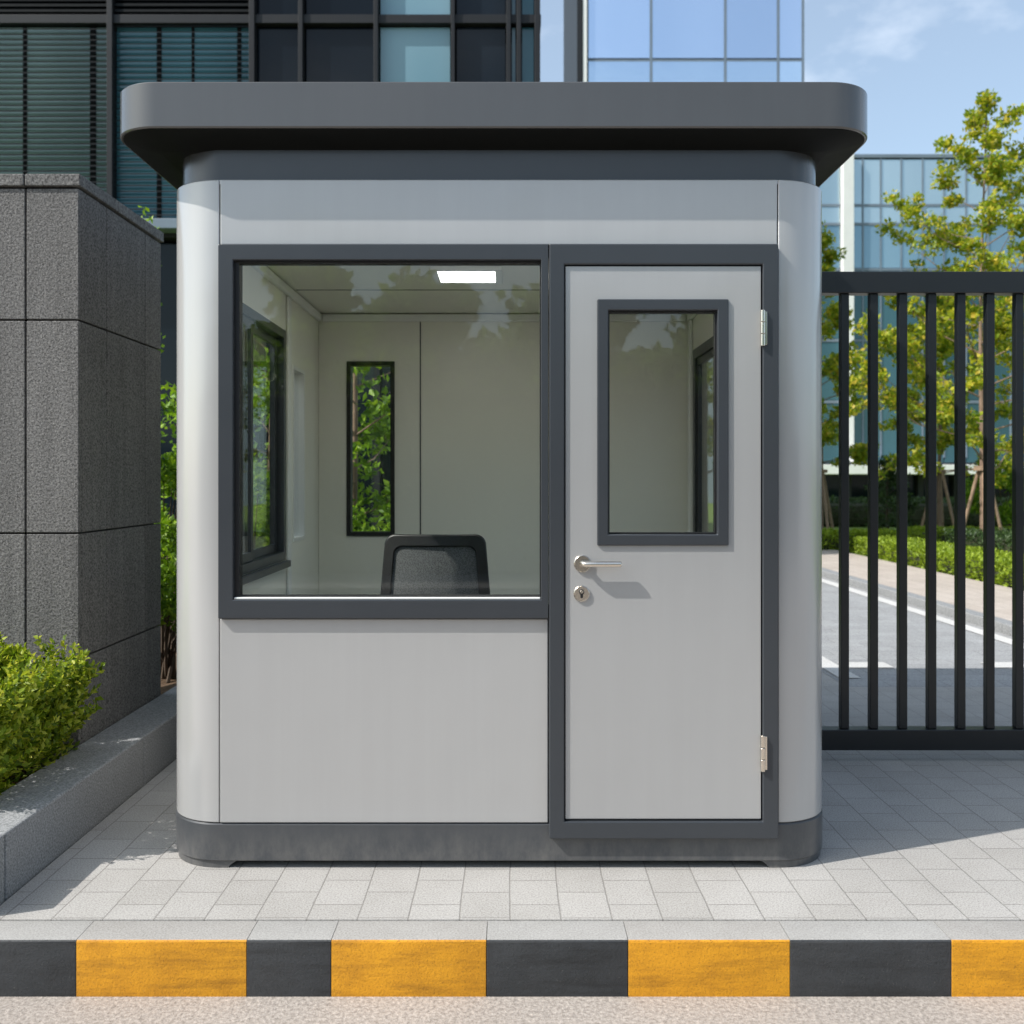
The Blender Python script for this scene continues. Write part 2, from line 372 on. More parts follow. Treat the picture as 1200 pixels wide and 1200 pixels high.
# leaves: every leaf a small folded blade (two triangles)
def leaves_mesh(name, P, size, up_bias=.3, aspect=.5, fold=.25, dirs=None, spread=1.0):
    N = len(P); P = np.asarray(P, 'f')
    d = rng.normal(size=(N, 3)); d /= np.linalg.norm(d, axis=1)[:, None]
    if dirs is not None: d = np.asarray(dirs)*1.0+d*spread
    d[:, 2] += up_bias; d /= np.linalg.norm(d, axis=1)[:, None]
    w = np.cross(d, rng.normal(size=(N, 3))); w /= np.linalg.norm(w, axis=1)[:, None]+1e-9
    nn = np.cross(d, w)
    s = (np.asarray(size) if np.ndim(size) else np.full(N, size))*rng.uniform(.65, 1.25, N)
    s = s[:, None]
    base = P-d*s*.5; tip = P+d*s*.5; l = P-d*s*.05+w*s*aspect*.5+nn*s*fold*.5; r = P-d*s*.05-w*s*aspect*.5+nn*s*fold*.5
    V = np.stack([base, r, tip, l], 1).reshape(-1, 3).astype('f')
    k = np.arange(N)[:, None]*4
    T = np.concatenate([k+np.array([[0, 1, 2]]), k+np.array([[0, 2, 3]])], 1).reshape(-1).astype('i')
    me = bpy.data.meshes.new(name); me.vertices.add(len(V)); me.vertices.foreach_set('co', V.ravel())
    me.loops.add(len(T)); me.loops.foreach_set('vertex_index', T); me.polygons.add(len(T)//3)
    me.polygons.foreach_set('loop_start', np.arange(0, len(T), 3, dtype='i'))
    me.update(calc_edges=True); me.validate()
    return me

# ================================================================== SETTING
MB().add([(-600, -.56, -.02), (600, -.56, -.02), (600, 900, -.02), (-600, 900, -.02)], [(0, 1, 2, 3)]).build('ground', M['ground'])['kind'] = 'structure'
MB().add([(-600, -9, -.178), (600, -9, -.178), (600, -700, -.178), (-600, -700, -.178)], [(0, 1, 2, 3)]).build('far_ground', M['ground_far'])['kind'] = 'structure'
MB().box(-200, 200, -9.5, -.56, -.5, -.173).build('road', M['road'])['kind'] = 'structure'
MB().box(-1.69, 30, -.418, 3.15, -.2, 0).build('pavement', M['pave'])['kind'] = 'structure'
MB().box(-30, 2.28, 3.152, 5.4, -.2, -.004).build('rear_pavement', M['pave'])['kind'] = 'structure'
MB().box(2.282, 4.5, 3.152, 26, -.2, -.004).build('driveway', M['drive'])['kind'] = 'structure'
MB().box(4.66, 6.25, 3.152, 15.6, -.2, .05).build('footpath', M['walk'])['kind'] = 'structure'
mk = MB(); zt = .002
mk.add([(2.32, 3.45, zt), (2.47, 3.45, zt), (2.47, 20, zt), (2.32, 20, zt)], [(0, 1, 2, 3)])
mk.add([(4.25, 3.45, zt), (4.40, 3.45, zt), (4.40, 20, zt), (4.25, 20, zt)], [(0, 1, 2, 3)])
mk.add([(2.50, 3.84, zt), (2.86, 3.84, zt), (2.86, 4.06, zt), (2.50, 4.06, zt)], [(0, 1, 2, 3)])
mk.add([(3.6, 3.84, zt), (4.2, 3.84, zt), (4.2, 4.06, zt), (3.6, 4.06, zt)], [(0, 1, 2, 3)])
mk.build('road_marking', M['white_line'])['kind'] = 'structure'
dk = MB()
y = 3.152
while y < 15.5:
    dk.box(4.503, 4.657, y, y+.795, -.2, .09); y += .8
dk.build('driveway_kerb', M['gran_planter'], bevel=.012)['kind'] = 'structure'

# painted kerb: every stone a thing
def kerb_stone(x0, x1, yellow, label):
    bm = bmesh.new(); bmesh.ops.create_cube(bm, size=1)
    for v in bm.verts: v.co = ((x0+.001 if v.co.x < 0 else x1-.001), (-.56 if v.co.y < 0 else -.4205), (-.40 if v.co.z < 0 else .0))
    bmesh.ops.bevel(bm, geom=[e for e in bm.edges if abs(e.verts[0].co.x-e.verts[1].co.x) > .01], offset=.009, segments=3, affect='EDGES', profile=.5)
    bmesh.ops.bevel(bm, geom=[e for e in bm.edges if abs(e.verts[0].co.x-e.verts[1].co.x) < 1e-5 and abs(e.verts[0].co.z-e.verts[1].co.z) > .05], offset=.0025, segments=2, affect='EDGES', profile=.5)
    bmesh.ops.recalc_face_normals(bm, faces=bm.faces)
    for f in bm.faces: f.material_index = 1 if f.normal.y < -.35 else 0; f.smooth = True
    me = bpy.data.meshes.new('kerb_stone'); bm.to_mesh(me); bm.free(); me.set_sharp_from_angle(angle=R(40))
    o = finish('kerb_stone', me, [M['gran_kerb'] if yellow else M['gran_kerb_grey'], M['yellow' if yellow else 'blackp']], origin=((x0+x1)/2, -.49, -.40))
    tag(o, label, 'kerb stone', 'painted kerb stones along the road')
KD = 3.04
ks = [(-95, 89, 0, 'black painted kerb stone at the far left, below the planter end'),
      (89, 289, 1, 'leftmost yellow painted kerb stone, below the left corner of the booth'),
      (289, 388, 0, 'shortest black painted kerb stone, below the left part of the booth window'),
      (388, 570, 1, 'smudged yellow painted kerb stone below the middle of the booth window'),
      (570, 736, 0, 'black painted kerb stone below the left half of the booth door'),
      (736, 926, 1, 'yellow painted kerb stone below the right half of the booth door'),
      (926, 1115, 0, 'long black painted kerb stone below the booth right corner and gate'),
      (1115, 1300, 1, 'yellow painted kerb stone cut by the right edge of the view')]
for a, b, yl, lab in ks: kerb_stone(PX(a, KD), PX(b, KD), yl, lab)
kb = MB()
for x0 in np.arange(PX(1300, KD), 14, .6): kb.box(x0+.002, x0+.598, -.56, -.4205, -.4, 0)
for x0 in np.arange(PX(-95, KD)-.6, -14, -.6): kb.box(x0+.002, x0+.598, -.56, -.4205, -.4, 0)
kb.build('kerb', M['gran_kerb_grey'], bevel=.006)['kind'] = 'structure'

# planter kerb wall, soil
pw = MB()
for a, b in ((-.416, -.262), (-.256, 1.0), (1.006, 2.3), (2.306, 3.6), (3.606, 4.9)): pw.box(-1.94, -1.70, a, b, -.2, .22)
o = pw.build('planter_wall', M['gran_planter'], bevel=.008, origin=(-1.82, 0, 0))
tag(o, 'low grey granite planter wall running back beside the pavement left of the booth', 'planter wall')
so_ = MB()
nx, ny = 30, 44
gx = np.linspace(-6, -1.942, nx); gy = np.linspace(-.416, 4.9, ny)
so_.add([(x, y, .12+.03*math.sin(x*9)*math.cos(y*7)+rng.uniform(-.012, .012)) for y in gy for x in gx],
        [(j*nx+i, j*nx+i+1, (j+1)*nx+i+1, (j+1)*nx+i) for j in range(ny-1) for i in range(nx-1)])
so_.build('soil', M['soil'])['kind'] = 'structure'
Pl = np.column_stack([rng.uniform(-2.9, -1.95, 2600), rng.uniform(-.3, .85, 2600), rng.uniform(.12, .165, 2600)])
lit = finish('leaf_litter', leaves_mesh('leaf_litter', Pl, .03, 0, .5, .2), M['litter']); tag(lit, 'brown dry leaf litter on the planter soil', 'leaf litter', kind='stuff')

# ================================================================== GRANITE BLOCK
gb = thing('granite_wall', 'tall dark block wall clad in rough granite slabs at the left edge', 'wall', (-2.9, 1.4, 0))
BX, BY0, BY1, BT = -1.95, .876, 1.93, 2.72
MB().box(-4.2, BX-.03, BY0+.03, BY1-.03, 0, BT).build('core', M['black'], gb)
pn = MB(); zs = [.0, .600, 1.165, 2.125, BT]; g = .004
fx = [BX, -2.188, -2.72, -3.25, -3.8, -4.23]
for i in range(len(fx)-1):
    for j in range(4):
        pn.box(fx[i+1]+g, fx[i]-(g if i else 0), BY0, BY0+.028, zs[j]+g, zs[j+1]-g)
sy = [BY0+.030, 1.19, 1.69, BY1]
for i in range(3):
    for j in range(4):
        pn.box(BX-.028, BX, sy[i]+(g if i else 0), sy[i+1]-g, zs[j]+g, zs[j+1]-g)
pn.build('cladding', M['gran_wall'], gb, bevel=.003)
cp = MB(); cp.box(-4.24, -2.192, BY0-.012, BY1, BT+.006, 2.78); cp.box(-2.186, BX+.012, BY0-.012, 1.30, BT+.006, 2.78); cp.box(-2.186, BX+.012, 1.304, BY1+.01, BT+.006, 2.78)
cp.build('coping', M['gran_wall'], gb, bevel=.004)

# ================================================================== BOOTH
BL, BR, D = -1.274, 1.178, 2.70          # body left, right, depth
RC, RB = .215, .10
CL, CR = BL+RC, BR-RC                     # where the flat front begins and ends
Z0, Z1 = .165, 2.493
booth = thing('guard_booth', 'grey metal guard booth with dark flat roof standing on the pavement', 'guard booth', ((BL+BR)/2, D/2, 0))
def loft_rr(secs, name, mat, bevel=0, smooth=35, seg=14, parent=booth):
    # secs: (inset, z) ; body outline, front radius RC, rear radius RB
    b = MB(); S = []
    for (ins, z) in secs:
        x0, x1, y0, y1 = BL+ins, BR-ins, ins, D-ins; rf = max(RC-ins, .02); rb = max(RB-ins, .02); p = []
        for cx, cy, r, a in ((x1-rb, y1-rb, rb, 0), (x0+rb, y1-rb, rb, 90), (x0+rf, y0+rf, rf, 180), (x1-rf, y0+rf, rf, 270)):
            p += [(cx+r*math.cos(R(a+90*i/seg)), cy+r*math.sin(R(a+90*i/seg)), z) for i in range(seg+1)]
        S.append(p)
    b.loft(S); return b.build(name, mat, parent, bevel, smooth)
loft_rr([(.004, .026), (-.002, .030), (-.002, .158), (.004, .163)], 'plinth', M['plinth'])
# corner feet under the plinth
for sx in (0, 1):
    for sy_ in (0, 1):
        f = MB(); pts = []
        r = RC if not sy_ else RB
        cx = (BR-r) if sx else (BL+r); cy = (D-r) if sy_ else r
        s1 = 1 if sx else -1; s2 = 1 if sy_ else -1
        arc = [(cx+s1*(r-.006)*math.sin(R(90*i/12)), cy+s2*(r-.006)*math.cos(R(90*i/12))) for i in range(13)]
        def poly(dx): return [(cx-s1*dx, cy+s2*(r-.006))]+arc+[(cx+s1*(r-.006), cy-s2*dx), (cx-s1*dx, cy-s2*dx)]
        f.loft([[(*p, 0) for p in poly(.03)], [(*p, .008) for p in poly(.035)], [(*p, .027) for p in poly(.062)]])
        f.build('foot', M['plinth'], booth, smooth=35)
MB().prism(rrect(BL+.045, BR-.045, .045, D-.045, .16, 8), .05, .10).build('floor', M['floor_in'], booth)
# rounded corner columns
def corner(cx, cy, r, a0, name='corner_panel'):
    n = 18; t = .04
    o_ = [(cx+r*math.cos(R(a0+90*i/n)), cy+r*math.sin(R(a0+90*i/n))) for i in range(n+1)]
    i_ = [(cx+(r-t)*math.cos(R(a0+90*i/n)), cy+(r-t)*math.sin(R(a0+90*i/n))) for i in range(n, -1, -1)]
    MB().prism(o_+i_, Z0, Z1).build(name, M['body'], booth, bevel=.004, smooth=35, seg=2)
corner(CL, RC, RC, 180); corner(CR, RC, RC, 270)
corner(BL+RB, D-RB, RB, 90); corner(BR-RB, D-RB, RB, 0)
# seams' backing strips behind the front panel joints
MB().box(CL-.02, CL+.03, .012, .04, Z0, Z1-.01).build('seam_backing', M['black'], booth)
MB().box(CR-.03, CR+.02, .012, .04, Z0, Z1-.01).build('seam_backing', M['black'], booth)
MB().box(CL+.003, CR-.003, 0, .045, 2.256, Z1).build('header_panel', M['body'], booth, bevel=.004)
MB().box(CL+.003, .131, -.003, .045, Z0+.001, .904).build('front_panel', M['body'], booth, bevel=.004)
MB().box(CL-.0, .16, .047, .06, Z0, .95).build('inner_panel', M['lining'], booth)
MB().box(CL+.01, CR-.01, .047, .06, 2.22, 2.44).build('inner_header', M['lining'], booth)
# side and rear walls with window openings
LW = (.42, 1.70, .98, 2.20); LN = (1.89, 2.20, 1.06, 2.04); RW = (.50, 2.50, .98, 2.20); BW = (-1.035, -.735, 1.053, 2.147)
ZI0, ZI1 = .10, 2.445
MB().wall([RC, D-RB, LW[0], LW[1], LN[0], LN[1]], [Z0, Z1, LW[2], LW[3], LN[2], LN[3]], [LW, LN], BL, BL+.038, 'x').build('side_wall', M['body'], booth)
MB().wall([RC, D-.052, LW[0], LW[1], LN[0], LN[1]], [ZI0, ZI1, LW[2], LW[3], LN[2], LN[3]], [LW, LN], BL+.040, BL+.062, 'x').build('wall_lining', M['lining'], booth)
MB().wall([RC, D-RB, RW[0], RW[1]], [Z0, Z1, RW[2], RW[3]], [RW], BR-.038, BR, 'x').build('side_wall', M['body'], booth)
MB().wall([RC, D-.052, RW[0], RW[1]], [ZI0, ZI1, RW[2], RW[3]], [RW], BR-.062, BR-.040, 'x').build('wall_lining', M['lining'], booth)
MB().wall([BL+RB, BR-RB, BW[0], BW[1]], [Z0, Z1, BW[2], BW[3]], [BW], D-.038, D, 'y').build('rear_wall', M['body'], booth)
MB().wall([BL+.064, BR-.064, BW[0], BW[1]], [ZI0, ZI1, BW[2], BW[3]], [BW], D-.066, D-.044, 'y').build('wall_lining', M['lining'], booth)
yb = D-.066                                                   # inner face of the rear wall
# interior trims: panel joints, cornice, corner posts
MB().box(-.578, -.570, yb-.002, yb+.004, ZI0, 2.40).build('panel_joint', M['frame'], booth)
MB().box(.28, .288, yb-.002, yb+.004, ZI0, 2.40).build('panel_joint', M['frame'], booth)
MB().box(BL+.09, BR-.09, yb-.026, yb-.001, 2.395, 2.440).build('cornice', M['trim'], booth, bevel=.006)
MB().box(BL+.063, BL+.088, .25, yb-.03, 2.395, 2.440).build('cornice', M['trim'], booth, bevel=.006)
MB().box(BR-.088, BR-.063, .25, yb-.03, 2.395, 2.440).build('cornice', M['trim'], booth, bevel=.006)
MB().box(BL+.063, BL+.080, 1.73, 1.80, ZI0, 2.393).build('post', M['trim'], booth, bevel=.008)
MB().box(BR-.085, BR-.063, 2.53, 2.60, ZI0, 2.393).build('post', M['trim'], booth, bevel=.008)
MB().prism(rrect(BL+.045, BR-.045, .045, D-.045, .16, 8), 2.447, 2.475).build('ceiling', M['lining'], booth)
for yy in (1.02, 1.85): MB().box(BL+.09, BR-.09, yy, yy+.006, 2.4445, 2.4475).build('panel_joint', M['frame'], booth)
# neck band and roof
loft_rr([(.022, 2.47), (.022, 2.615)], 'neck_band', M['dark'], smooth=35)
MB().prism(rrect(BL+.004, BR-.004, .004, D-.004, RC-.004, 14), 2.478, 2.492).build('top_plate', M['body'], booth)
rf_ = MB(); S = []
RX0, RX1, RY0, RY1 = -1.432, 1.300, -.110, D+.12
def rsec(ins, z): return [(*p, z) for p in rrect(RX0+ins, RX1-ins, RY0+ins, RY1-ins, max(.18-ins, .03), 14)]
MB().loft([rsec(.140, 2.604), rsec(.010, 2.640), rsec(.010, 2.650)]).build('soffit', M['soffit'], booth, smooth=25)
for ins, z in ((.004, 2.6415), (.001, 2.645), (0, 2.647), (0, 2.799), (.002, 2.8025), (.005, 2.804), (.03, 2.804), (.5, 2.83)):
    S.append([(*p, z) for p in rrect(RX0+ins, RX1-ins, RY0+ins, RY1-ins, max(.18-ins, .03), 14)])
rf_.loft(S).build('roof', M['roof'], booth, smooth=25)
# front window
FO = (CL+.002, .131, .907, 2.253); FI = (-1.003, .105, .975, 2.197)
wf = MB().frame(FO, FI, -.024, .046).build('window_frame', M['frame'], booth, bevel=.003)
G1 = (FI[0]+.018, FI[1]-.004, FI[2]+.012, FI[3]-.008)
MB().frame((FI[0]-.002, FI[1]+.002, FI[2]-.002, FI[3]+.002), G1, -.004, .040).build('gasket', M['black'], wf, bevel=.002)
MB().box(G1[0]-.004, G1[1]+.004, .014, .020, G1[2]-.004, G1[3]+.004).build('pane', M['glass'], wf)
MB().box(FI[0]+.003, FI[1]-.003, -.018, -.006, FI[2]+.0005, FI[2]+.008).build('glazing_bead', M['trim'], wf, bevel=.002)
# side and rear windows
def side_window(X0, X1, r, axis, sashes, mat=M['frame'], w=.045):
    fr = MB().frame(r, (r[0]+w, r[1]-w, r[2]+w, r[3]-w), X0, X1, axis).build('window_frame', mat, booth, bevel=.003)
    u0, u1, v0, v1 = r[0]+w, r[1]-w, r[2]+w, r[3]-w; xm = (X0+X1)/2
    if sashes == 1:
        b = (u0-.005, u1+.005, xm-.003, xm+.003, v0-.005, v1+.005)
        (MB().box(b[2], b[3], b[0], b[1], b[4], b[5]) if axis == 'x' else MB().box(*b)).build('pane', M['glass'], fr)
    else:
        mid = (u0+u1)/2
        for k, (a, c) in enumerate(((u0, mid+.03), (mid-.03, u1))):
            h = xm-.012 if k else xm+.012; s = .042
            MB().frame((a+.001, c-.001, v0+.001, v1-.001), (a+s, c-s, v0+s, v1-s), h-.011, h+.011, axis).build('sash', mat, fr, bevel=.002)
            MB().box(h-.003, h+.003, a+s-.004, c-s+.004, v0+s-.004, v1-s+.004).build('pane', M['glass'], fr)
    return fr
lf = side_window(BL-.006, BL+.070, LW, 'x', 2)
MB().box(BL+.071, BL+.10, LW[0]-.03, LW[1]-.01, LW[2]-.035, LW[2]).build('sill', M['frame'], lf, bevel=.004)
side_window(BL-.004, BL+.068, LN, 'x', 1, M['trim'], .022)
side_window(BR-.070, BR+.006, RW, 'x', 2, M['frame'], .06)
side_window(D-.078, D+.004, BW, 'y', 1, M['black'], .026)
# ceiling light, plus a second one added out of view to brighten the room
for lx, ly in ((-.225, 1.41), (.35, .62)):
    cl = MB().frame((lx-.175, lx+.175, ly-.17, ly+.17), (lx-.14, lx+.14, ly-.135, ly+.135), 2.425, 2.446, 'z').build('ceiling_or_added_light', M['trim'], booth, bevel=.003)
    MB().box(lx-.141, lx+.141, ly-.136, ly+.136, 2.430, 2.440).build('diffuser', M['lamp'], cl)
# door
DO = (.134, .957, .117, 2.253); DI = (.188, .9005, .179, 2.179)
MB().frame(DO, DI, -.030, .046).build('door_frame', M['frame'], booth, bevel=.004)
MB().box(DI[0]-.002, DI[1]+.002, .028, .045, DI[2]-.002, DI[2]+.02).build('door_stop', M['black'], booth)
MB().frame((DI[0]-.001, DI[1]+.001, DI[2]+.021, DI[3]+.001), (DI[0]+.02, DI[1]-.02, DI[2]+.03, DI[3]-.02), .026, .044).build('door_stop', M['black'], booth)
WO = (.306, .778, 1.170, 2.055); WI = (.346, .738, 1.210, 2.015)
door = MB().frame((.1925, .8955, .1845, 2.1745), (WO[0]+.006, WO[1]-.006, WO[2]+.006, WO[3]-.006), -.020, .024).build('door', M['door'], booth, bevel=.003)
MB().frame(WO, WI, -.030, .030).build('window_frame', M['frame'], door, bevel=.004)
MB().frame((WI[0]-.001, WI[1]+.001, WI[2]-.001, WI[3]+.001), (WI[0]+.006, WI[1]-.006, WI[2]+.006, WI[3]-.006), -.010, .02).build('gasket', M['black'], door)
MB().box(WI[0]+.003, WI[1]-.003, .0, .006, WI[2]+.003, WI[3]-.003).build('pane', M['glass'], door)
def disc(mb, x, z, r, y0, y1, n=28, rim=.003):
    S = [[(x+(r-e)*math.cos(2*math.pi*i/n), yy, z+(r-e)*math.sin(2*math.pi*i/n)) for i in range(n)] for e, yy in ((0, y1), (0, y0+rim), (rim, y0))]
    return mb.loft(S)
hx, hz = .253, 1.105
h = MB(); disc(h, hx, hz, .031, -.030, -.0205)
h.tube([(hx, -.028, hz), (hx, -.044, hz), (hx+.003, -.051, hz), (hx+.010, -.055, hz), (hx+.05, -.055, hz), (hx+.134, -.055, hz), (hx+.137, -.055, hz)],
       [.0115, .0105, .0105, .0105, .0105, .0105, .008], 16)
h.build('handle', M['steel'], door, smooth=35)
lk = MB(); disc(lk, hx-.003, .997, .029, -.028, -.0205)
lk = lk.build('lock', M['steel'], door, smooth=35)
# euro cylinder plug with keyway: a sub-part needs a parent one level up, so both hang on the door
cy_ = MB(); disc(cy_, hx-.003, 1.003, .0095, -.0310, -.0285, 20, .001); cy_.box(hx-.0075, hx+.0015, -.0308, -.0285, .982, 1.000); cy_.build('lock_cylinder', M['black'], door)
kw = MB(); disc(kw, hx-.003, 1.004, .006, -.0325, -.0312, 16, .0006); kw.build('lock_plug', M['steel'], door)
for hz_ in (1.95, .426):
    hg = MB()
    for a, b in ((-.064, -.022), (-.020, .020), (.022, .064)):
        hg.tube([(.8985, -.036, hz_+a), (.8985, -.036, hz_+b)], .0085, 14)
    hg.box(.902, .915, -.034, -.0305, hz_-.06, hz_+.06)
    hg.build('hinge', M['steel'], booth, bevel=.001, smooth=35)

# office chair inside
chx, chy = -.350, .93
ch = thing('office_chair', 'black office chair with mesh backrest standing inside the booth', 'office chair', (chx, chy+.2, .10))
def back_outline(wt, wb, z0, z1, r, n=7):
    pts = []
    cs = [((chx+wt-r, z1-r), 0), ((chx-wt+r, z1-r), 90), ((chx-wb+r, z0+r), 180), ((chx+wb-r, z0+r), 270)]
    for (cx, cz), a in cs: pts += [(cx+r*math.cos(R(a+90*i/n)), cz+r*math.sin(R(a+90*i/n))) for i in range(n+1)]
    out = []
    for i, p in enumerate(pts):
        q = pts[(i+1) % len(pts)]; L = math.dist(p, q); m = max(1, int(L/.025+.5)) if i % (n+1) == n else 1
        out += [(p[0]+(q[0]-p[0])*k/m, p[1]+(q[1]-p[1])*k/m) for k in range(m)]
    return out
def bend(mb):
    mb.v = [(x, y+.9*(x-chx)**2*0.9-.10*(z-.8)*.3+(-.03*math.cos((z-.85)*4)), z) for x, y, z in mb.v]; return mb
fo = back_outline(.232, .268, .62, 1.158, .05); fi = [(chx+(x-chx)*.80, .672+(z-.62)*.80) for x, z in fo]
fb = bend(MB().ring(fo, fi, chy-.016, chy+.016)).build('backrest_frame', M['plastic'], ch, bevel=.007, smooth=50)
nx, nz = 16, 18; mp_ = MB(); vv = []
for j in range(nz+1):
    t = j/nz; z = .69+t*.43; wd = .216+(.182-.216)*t
    for i in range(nx+1): vv.append((chx-wd+2*wd*i/nx, chy+.001, z))
mp_.add(vv, [(j*(nx+1)+i, j*(nx+1)+i+1, (j+1)*(nx+1)+i+1, (j+1)*(nx+1)+i) for j in range(nz) for i in range(nx)])
mo = bend(mp_).build('backrest_mesh', M['mesh'], fb); sdm = mo.modifiers.new('solid', 'SOLIDIFY'); sdm.thickness = .006
MB().loft([[(*p, z) for p in rrect(chx-.24+e, chx+.24-e, chy+.03+e, chy+.50-e, .08-e*.5)] for e, z in ((.03, .50), (0, .52), (0, .56), (.015, .585), (.05, .59))]).build('seat', M['mesh'], ch, smooth=60)
MB().tube([(chx, chy+.02, .72), (chx, chy-.03, .55), (chx, chy+.05, .47), (chx, chy+.24, .47)], .024, 10).build('back_support', M['plastic'], ch, smooth=50)
MB().tube([(chx, chy+.24, .18), (chx, chy+.24, .49)], [.03, .024], 14).build('gas_column', M['plastic'], ch, smooth=40)
for k in range(5):
    a = R(72*k+20); ex, ey = chx+.30*math.cos(a), chy+.24+.30*math.sin(a)
    MB().tube([(chx, chy+.24, .215), ((chx+ex)/2, (chy+.24+ey)/2, .20), (ex, ey, .168)], [.028, .022, .015], 8).build('base_leg', M['plastic'], ch, smooth=50)
    MB().tube([(ex-.02*math.sin(a), ey+.02*math.cos(a), .128), (ex+.02*math.sin(a), ey-.02*math.cos(a), .128)], .027, 14).build('caster', M['plastic'], ch, smooth=40)
for sx in (-1, 1):
    MB().tube([(chx+sx*.23, chy+.25, .53), (chx+sx*.29, chy+.25, .54), (chx+sx*.29, chy+.25, .72)], .014, 8).build('arm_post', M['plastic'], ch, smooth=50)
    MB().box(chx+sx*.29-.035, chx+sx*.29+.035, chy+.12, chy+.38, .722, .75).build('arm_pad', M['plastic'], ch, bevel=.01)

# ================================================================== GATE
GY = 1.40; gs = F/(D0+GY)
gate = thing('sliding_gate', 'black metal gate of upright square bars beside the booth', 'gate', (2.4, GY, 0))
GX0, GX1 = 1.23, 4.27
zb0, zb1, zt0, zt1 = 1.407-315/gs, 1.407-291/gs, 1.407+217/gs, 1.407+242/gs
MB().box(GX0, GX1, GY-.04, GY+.04, zt0, zt1).build('top_rail', M['gate'], gate, bevel=.004)
MB().box(GX0, GX1, GY-.04, GY+.04, zb0, zb1).build('bottom_rail', M['gate'], gate, bevel=.004)
x = 1.668-.146*2.0; k = 0
while x < GX1-.05:
    MB().box(x-.0205, x+.0205, GY-.0205, GY+.0205, zb1+.0005, zt0-.0005).build('bar', M['gate'], gate, bevel=.003); x += .1458; k += 1
for xx in (1.45, 3.9):
    MB().tube([(xx, GY-.015, .036), (xx, GY+.015, .036)], .036, 18).build('wheel', M['steel'], gate, smooth=40)

# ================================================================== PLANTS
def hedge_points(x0, x1, y0, y1, z0, z1, n, rough=.05, shell=.75):
    # leaf positions near the surface of an uneven clipped block
    out = []
    lx, ly, lz = x1-x0, y1-y0, z1-z0
    areas = np.array([lx*ly, lx*lz, lx*lz, ly*lz, ly*lz]); pr = areas/areas.sum()
    f = rng.choice(5, n, p=pr); u, v = rng.random(n), rng.random(n); dep = np.abs(rng.normal(0, rough*1.6, n))
    P = np.zeros((n, 3)); Dn = np.zeros((n, 3))
    for k in range(n):
        if f[k] == 0: P[k] = (x0+u[k]*lx, y0+v[k]*ly, z1-dep[k]); Dn[k] = (0, 0, 1)
        elif f[k] == 1: P[k] = (x0+u[k]*lx, y0+dep[k], z0+v[k]*lz); Dn[k] = (0, -1, .4)
        elif f[k] == 2: P[k] = (x0+u[k]*lx, y1-dep[k], z0+v[k]*lz); Dn[k] = (0, 1, .4)
        elif f[k] == 3: P[k] = (x0+dep[k], y0+u[k]*ly, z0+v[k]*lz); Dn[k] = (-1, 0, .4)
        else: P[k] = (x1-dep[k], y0+u[k]*ly, z0+v[k]*lz); Dn[k] = (1, 0, .4)
    # lumpy surface
    w = np.sin(P[:, 0]*7+P[:, 1]*3)*np.cos(P[:, 1]*8-P[:, 2]*5)+.6*np.sin(P[:, 0]*17+P[:, 2]*13+P[:, 1]*11)
    P += Dn*(w*rough*.5)[:, None]
    return P, Dn
def core_box(x0, x1, y0, y1, z0, z1, mat, name, parent):
    nu = 6; b = MB(); b.box(x0, x1, y0, y1, z0, z1)
    return b.build(name, mat, parent, bevel=min(x1-x0, y1-y0)*.2)
M['twig'] = bark_mat('hedge_twigs', (.018, .022, .008), (.05, .055, .02))
def hedge(name, label, cat, box, n, size, mat, rough=.05, group=None, aspect=.5, shoots=0):
    x0, x1, y0, y1, z0, z1 = box
    t = thing(name, label, cat, ((x0+x1)/2, (y0+y1)/2, z0), group)
    P, Dn = hedge_points(*box, n, rough)
    if shoots:
        SP, SD = [], []
        for _ in range(shoots):
            bx, by = rng.uniform(x0, x1+.03), rng.uniform(y0, y1); side = rng.random() < .35
            d = Vector((rng.normal(0, .25), rng.normal(0, .25), 1)).normalized() if not side else Vector((.8, rng.normal(-.2, .3), .75)).normalized()
            b0 = Vector((bx, by, z1-.03)) if not side else Vector((x1-.03, by, rng.uniform(z0+.25*(z1-z0), z1)))
            L = rng.uniform(.07, .20)
            for q in np.arange(.0, L, .008):
                off = Vector(rng.normal(0, 1, 3)).normalized(); off = (off-d*off.dot(d)).normalized()
                SP.append(b0+d*q+off*.009); SD.append(d*.7+off)
        P = np.vstack([P, np.array(SP)]); Dn = np.vstack([Dn, np.array(SD)*1.4])
    finish('foliage', leaves_mesh('foliage', P, size, .25, aspect, .25, Dn, .9), mat, t)
    m = rough*2.4
    core_box(x0+m, x1-m, y0+m, y1-m, z0, z1-m, M['twig'], 'branches', t)
    return t
hedge('box_hedge', 'bright green clipped box hedge with fresh shoots in the planter', 'hedge', (-3.3, -1.905, -.08, .80, .16, .58), 17000, .033, M['hedge'], .065, None, .5, 700)

